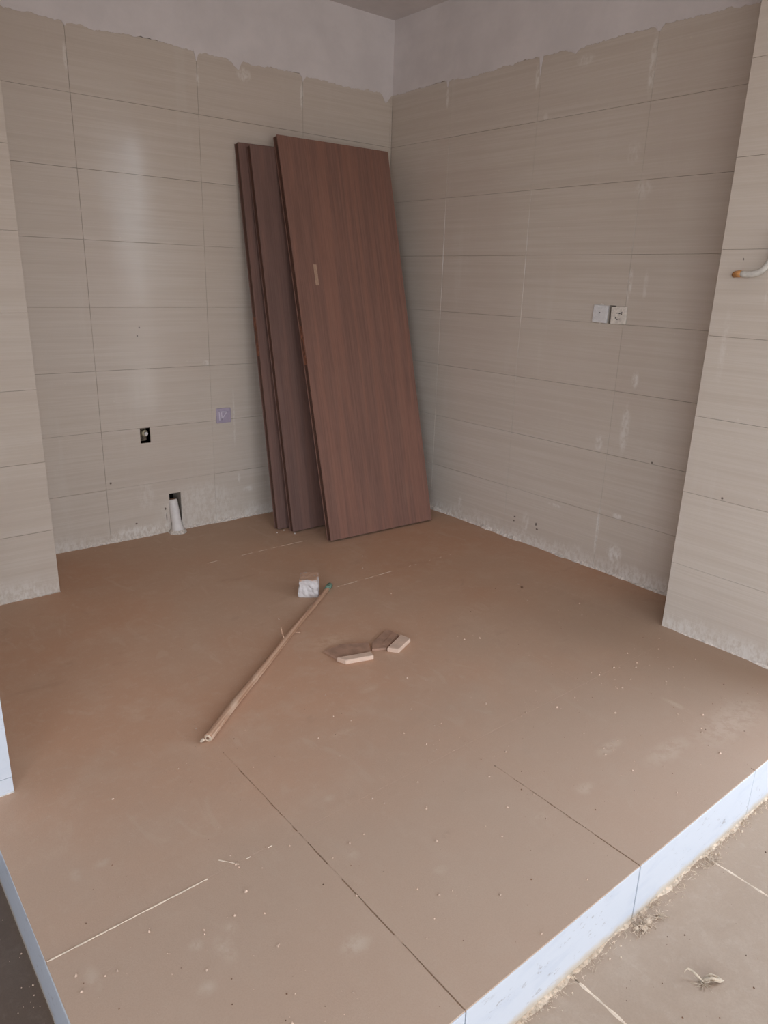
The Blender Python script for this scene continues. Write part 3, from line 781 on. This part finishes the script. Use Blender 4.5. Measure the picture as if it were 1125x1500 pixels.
# ------------------------------------------------------------------ things lying on the platform
# plaster coated block
mm = Matrix.Translation((1.655, 2.515, 0)) @ Matrix.Rotation(math.radians(-36), 4, 'Z')
bm = bmesh.new()
bmesh.ops.create_cube(bm, size=1.0)
for v in bm.verts:
    top = v.co.z > 0
    v.co.x *= 0.078 if top else 0.090
    v.co.y *= 0.100 if top else 0.104
    v.co.z = 0.084 if top else 0.0
bmesh.ops.bevel(bm, geom=list(bm.edges), offset=0.004, segments=2, affect='EDGES')
bmesh.ops.subdivide_edges(bm, edges=[e_ for e_ in bm.edges if e_.calc_length() > 0.03], cuts=5, use_grid_fill=True)
r = random.Random(12)
for v in bm.verts:
    if v.co.z > 0.004:
        f_ = 0.0016 if v.co.z > 0.07 else 0.003
        v.co += Vector((r.uniform(-f_, f_), r.uniform(-f_, f_), r.uniform(-0.0008, 0.0008)))
me = bpy.data.meshes.new('plastered_block'); bm.to_mesh(me); bm.free()
blk = link('plastered_block', me, M['cube'], None, mm)
tag(blk, 'small brown block coated in white plaster standing on the platform by the pole tip', 'block')

# bamboo pole
p0, p1 = Vector((0.803, 1.775, 0.0145)), Vector((1.752, 2.500, 0.0115))
L = (p1 - p0).length
ux = (p1 - p0).normalized(); uz = Vector((0, 0, 1)); uy = uz.cross(ux).normalized(); uz = ux.cross(uy)
mm = Matrix.Identity(4)
for i in range(3): mm[i][0], mm[i][1], mm[i][2], mm[i][3] = ux[i], uy[i], uz[i], p0[i]
st = empty('bamboo_pole', mm)
tag(st, 'long dusty bamboo pole with a teal tip lying on the platform floor', 'pole')
pts, rr = [], []
nodes = (0.055, 0.36, 0.655, 0.735, 0.98)
n = 90
for i in range(n + 1):
    x = L * i / n
    rad = 0.0138 - 0.0040 * i / n
    for nd in nodes:
        rad += 0.0016 * math.exp(-((x - nd) / 0.006) ** 2) - 0.0006 * math.exp(-((x - nd - 0.012) / 0.005) ** 2)
    pts.append((x, 0.005 * math.sin(x * 3.1) + 0.0012 * math.sin(x * 11), 0.0008 * math.sin(x * 7))); rr.append(rad)
pts.append((L + 0.001, 0, 0)); rr.append(0.008)
tube('shaft', pts, rr, M['stick'], st, seg=16)
tube('cut_end', [(-0.0025, 0, 0), (0.004, 0, 0)], [0.0105, 0.0128], M['lint'], st, seg=14)
tube('hollow', [(-0.004, 0, 0.001), (0.0, 0, 0.001)], [0.0045, 0.0055], M['grit'], st, seg=12)
tube('teal_tip', [(L - 0.036, 0.0002, 0), (L - 0.012, 0, 0.0008), (L + 0.018, 0, 0.0008), (L + 0.026, 0.0, 0.001)], [0.0112, 0.0132, 0.0130, 0.007], M['teal'], st, seg=14)
tube('twig', bez([(0.655, 0.008, 0.008), (0.66, 0.02, 0.022), (0.675, 0.026, 0.036), (0.672, 0.028, 0.046)], 6), [0.003, 0.0028, 0.0025, 0.0022, 0.002, 0.0018, 0.0014], M['stick'], st, seg=8)
tube('torn_end', [(-0.004, 0.013, -0.004), (-0.012, 0.017, -0.006), (-0.015, 0.019, -0.008)], [0.006, 0.005, 0.002], M['lint'], st, seg=8)
tube('twig', bez([(0.735, -0.006, -0.004), (0.74, -0.016, -0.006), (0.742, -0.020, -0.006), (0.745, -0.026, -0.006)], 4), 0.0022, M['stick'], st, seg=6)

# two stepped offcuts
def offcut(label, base, strip, hb, hs, seed, bands=()):
    cx, cy = base[0]
    rt = empty('moulding_offcut', Matrix.Translation((cx, cy, 0)))
    tag(rt, label, 'offcut')
    P = lambda q: [(a - cx, b - cy) for a, b in q]
    poly_prism('board', P(base), 0.0, hb, M['offcut'], rt, bevel=0.0014, warp=0.0008, seed=seed)
    tag(poly_prism('raised_edge', P(strip), 0.0, hs, M['offcut_lite'], rt, bevel=0.0025, warp=0.0006, seed=seed + 1), 'pale chipped raised edge')
    for k, bnd in enumerate(bands):
        poly_prism('ridge', P(bnd), 0.0, hb + 0.002, M['offcut'], rt, bevel=0.0009)
    return rt
offcut('left of the two broken brown moulding offcuts, with its pale edge facing the viewer',
       [(1.399, 2.023), (1.480, 2.030), (1.575, 1.975), (1.537, 1.915), (1.404, 1.942)],
       [(1.398, 1.942), (1.529, 1.904), (1.519, 1.872), (1.412, 1.904)], 0.010, 0.018, 5)
offcut('right of the two broken brown moulding offcuts, with its pale edge on the far right',
       [(1.585, 1.968), (1.692, 2.019), (1.709, 2.006), (1.712, 1.955), (1.605, 1.902), (1.552, 1.925)],
       [(1.596, 1.890), (1.711, 1.945), (1.721, 1.896), (1.625, 1.854)], 0.010, 0.017, 9,
       bands=[[(1.612, 1.912), (1.708, 1.960), (1.702, 1.984), (1.604, 1.932)]])

# ------------------------------------------------------------------ debris
def lump(name, c, size, mat, seed, parent=None):
    bm = bmesh.new(); bmesh.ops.create_icosphere(bm, subdivisions=1, radius=1.0)
    r = random.Random(seed)
    s = Vector((size * r.uniform(0.8, 1.3), size * r.uniform(0.7, 1.1), size * r.uniform(0.5, 0.8)))
    for v in bm.verts:
        k = r.uniform(0.75, 1.15)
        v.co = Vector((v.co.x * s.x * k, v.co.y * s.y * k, max(-0.6, v.co.z) * s.z * k + s.z * 0.6))
        v.co.z = max(0.0, v.co.z)
    me = bpy.data.meshes.new(name); bm.to_mesh(me); bm.free()
    return link(name, me, mat, parent, Matrix.Translation(c))
for k, (x, y, s, lb) in enumerate(((2.010, 3.305, 0.0075, 'white plaster crumb at the foot of the rearmost door leaf'), (2.028, 3.222, 0.0085, 'white plaster crumb at the foot of the middle door leaf'),
                                   (1.955, 3.290, 0.006, 'white plaster crumb lying left of the door leaves'))):
    tag(lump('plaster_crumb', (x, y, 0), s, M['mortar'], 30 + k), lb, 'crumb', 'plaster crumbs below the door leaves')
tag(lump('dark_pebble', (2.49, 1.99, 0), 0.008, M['grit'], 44), 'small dark pebble on the floor near the right wall', 'pebble')

def scatter(name, n, area, zed, mat, seed, smin, smax, parent=None, label=None, bias=None):
    """loose grains, one mesh: nobody could count them"""
    r = random.Random(seed); vs, fs = [], []
    q = 0
    while q < n:
        x, y = r.uniform(area[0], area[1]), r.uniform(area[2], area[3])
        if bias and r.random() > bias(x, y): continue
        q += 1
        s = smin + (smax - smin) * r.random() ** 3
        a = r.uniform(0, 6.28); k = len(vs)
        for i in range(5):
            an = a + i * 1.2566 + r.uniform(-0.3, 0.3)
            vs.append((x + math.cos(an) * s * r.uniform(0.6, 1.2), y + math.sin(an) * s * r.uniform(0.6, 1.2), zed - 0.0003))
        for i in range(5):
            vs.append((vs[k + i][0] * 0.4 + x * 0.6, vs[k + i][1] * 0.4 + y * 0.6, zed + s * r.uniform(0.6, 1.1)))
        for i in range(5):
            j = (i + 1) % 5
            fs.append((k + i, k + j, k + 5 + j, k + 5 + i))
        fs.append(tuple(k + 5 + i for i in range(5)))
    o = link(name, mesh(name, vs, fs), mat, parent)
    return tag(o, label, 'debris' if parent is None else None, kind='stuff')
near = lambda x, y: 0.0 if (1.36 < x < 1.75 and 1.82 < y < 2.06) or (1.58 < x < 1.74 and 2.43 < y < 2.6) else max(0.08, 1.0 - abs(y - 0.9) / 1.3)
scatter('floor_grit', 480, (XP + 0.02, 2.6, YP + 0.02, 3.0), 0.0, M['crumb'], 51, 0.0009, 0.0048, label='scattered pale crumbs on the raised platform floor', bias=near)
scatter('dark_grit', 170, (XP + 0.02, 2.6, YP + 0.02, 2.4), 0.0, M['grit'], 52, 0.0008, 0.0028, label='scattered dark grit on the raised platform floor', bias=near)
scatter('lower_grit', 150, (0.9, 2.7, 0.15, YP - 0.055), ZL, M['grit'], 53, 0.0008, 0.0030, label='scattered dark grit on the lower floor below the riser')
scatter('riser_grit', 260, (0.9, 2.8, YP - 0.05, YP - 0.004), ZL, M['lint'], 54, 0.0012, 0.0050, label='line of tan crumbs along the bottom of the riser', bias=lambda x, y: max(0.05, (y - (YP - 0.06)) / 0.06) ** 2)
scatter('left_grit', 60, (0.0, XP - 0.01, 0.75, YS), ZL, M['crumb'], 55, 0.001, 0.003, label='pale crumbs on the dark floor left of the platform', bias=lambda x, y: max(0.1, x / XP) ** 2)

def fibres(name, c, spread, n, mat, seed, rad=0.0006, length=0.03, flat=0.5, parent=None, core=0.0):
    """tangle of fine fibres built as thin tubes"""
    r = random.Random(seed); vs, fs = [], []
    for q in range(n):
        p = Vector((r.gauss(0, spread[0]), r.gauss(0, spread[1]), abs(r.gauss(0, spread[2])) + 0.001))
        d = Vector((r.uniform(-1, 1), r.uniform(-1, 1), r.uniform(-flat, flat))).normalized()
        L_ = length * r.uniform(0.4, 1.2); m_ = 6
        bend = Vector((r.uniform(-1, 1), r.uniform(-1, 1), r.uniform(-0.4, 0.4))) * 0.9
        pr = None
        for i in range(m_ + 1):
            d2 = (d + bend * (i / m_)).normalized()
            if i: p = p + d2 * L_ / m_
            p.z = max(0.0008, p.z)
            s1 = d2.orthogonal().normalized(); s2 = d2.cross(s1)
            k = len(vs)
            for a in (0, 2.094, 4.189):
                vs.append(tuple(p + (s1 * math.cos(a) + s2 * math.sin(a)) * rad))
            if pr is not None:
                for a in range(3): fs.append((pr + a, pr + (a + 1) % 3, k + (a + 1) % 3, k + a))
            pr = k
    return link(name, mesh(name, vs, fs), mat, parent, Matrix.Translation(c) if parent is None else None)

# lint tuft at the riser
t1 = empty('lint_tuft', Matrix.Translation((1.425, YP - 0.034, ZL)))
tag(t1, 'fluffy tan lint tuft against the riser under its tile joint', 'lint')
fibres('fibre', None, (0.018, 0.008, 0.008), 150, M['lint'], 61, 0.0005, 0.014, 0.6, t1)['kind'] = 'stuff'
for k, (dx, dy, s) in enumerate(((0.014, 0.004, 0.013), (-0.006, 0.0, 0.012), (-0.024, 0.010, 0.008))):
    lump('clod', (dx, dy, 0), s, M['lint'], 70 + k, t1)
t2 = empty('lint_tuft', Matrix.Translation((1.482, YP - 0.040, ZL)))
tag(t2, 'smaller curl of tan lint just right of the big tuft', 'lint')
fibres('fibre', None, (0.006, 0.004, 0.004), 50, M['lint'], 62, 0.0005, 0.018, 0.5, t2)['kind'] = 'stuff'
lump('clod', (0, 0, 0), 0.005, M['lint'], 77, t2)
tz = empty('lint_tuft', Matrix.Translation((1.765, YP - 0.030, ZL)))
tag(tz, 'thin wisp of lint at the riser where the pale joint begins', 'lint')
fibres('fibre', None, (0.020, 0.006, 0.002), 60, M['lint'], 64, 0.0005, 0.02, 0.3, tz)['kind'] = 'stuff'
rr_ = random.Random(8)
vs_fib = fibres('riser_lint', (0, 0, 0), (0, 0, 0), 0, M['lint'], 1)
bpy.data.objects.remove(vs_fib)
fr_l = []
def riser_lint():
    r = random.Random(81); vs, fs = [], []
    for q in range(520):
        x = r.uniform(0.95, 2.6)
        p = Vector((x, YP - abs(r.gauss(0.006, 0.010)) - 0.001, ZL + 0.002 + abs(r.gauss(0, 0.006))))
        d = Vector((r.uniform(-1, 1), r.uniform(-0.8, 0.3), r.uniform(-0.5, 0.6))).normalized()
        bend = Vector((r.uniform(-1, 1), r.uniform(-1, 0.4), r.uniform(-0.5, 0.2)))
        L_ = r.uniform(0.006, 0.022); pr = None
        for i in range(5):
            d2 = (d + bend * (i / 4)).normalized()
            if i: p = p + d2 * L_ / 4
            p.z = max(ZL + 0.0008, p.z); p.y = min(YP - 0.001, p.y)
            s1 = d2.orthogonal().normalized(); s2 = d2.cross(s1); k = len(vs)
            for a in (0, 2.094, 4.189): vs.append(tuple(p + (s1 * math.cos(a) + s2 * math.sin(a)) * 0.0005))
            if pr is not None:
                for a in range(3): fs.append((pr + a, pr + (a + 1) % 3, k + (a + 1) % 3, k + a))
            pr = k
    o = link('riser_lint', mesh('riser_lint', vs, fs), M['lint'])
    tag(o, 'fringe of fine tan lint fibres along the foot of the riser', 'lint', kind='stuff')
riser_lint()

# curled shaving with a tuft of fluff on the lower floor
t3 = empty('wood_shaving', Matrix.Translation((1.390, 0.486, ZL)))
tag(t3, 'pale curled wood shaving standing in a tuft of fluff on the lower floor', 'shaving')
tube('curl', bez([(-0.016, 0.038, 0.014), (-0.004, 0.044, 0.030), (-0.002, 0.022, 0.016), (0.006, 0.000, 0.003)], 12), [0.0012, 0.0016, 0.0019, 0.0021, 0.0023, 0.0024, 0.0025, 0.0026, 0.0027, 0.0026, 0.0024, 0.002, 0.0014], M['leaf'], t3, seg=8)
fibres('fluff', None, (0.004, 0.004, 0.004), 30, M['leaf'], 63, 0.0004, 0.02, 0.4, t3)['kind'] = 'stuff'
def crumpled(name, cx, cy, rx, ry, mat, parent, seed):
    r = random.Random(seed); nu, nv = 14, 9; vs, fs = [], []
    for i in range(nu):
        for j in range(nv):
            u, v = i / (nu - 1) * 2 - 1, j / (nv - 1) * 2 - 1
            e_ = math.sqrt(max(0.0, 1 - u * u * 0.75))
            z_ = 0.003 + 0.010 * (1 - u * u) * (0.6 + 0.4 * math.cos(v * 5 + u * 3)) + r.uniform(0, 0.003)
            vs.append((cx + u * rx + r.uniform(-1, 1) * 0.001, cy - u * rx * 0.55 + v * ry * e_ + r.uniform(-1, 1) * 0.001, z_))
    for i in range(nu - 1):
        for j in range(nv - 1):
            k = i * nv + j; fs.append((k, k + nv, k + nv + 1, k + 1))
    o = link(name, mesh(name, vs, fs), mat, parent, smooth=True)
    md = o.modifiers.new('thick', 'SOLIDIFY'); md.thickness = 0.0006
    return o
crumpled('crumpled_leaf', 0.024, -0.008, 0.022, 0.011, M['leaf'], t3, 5)
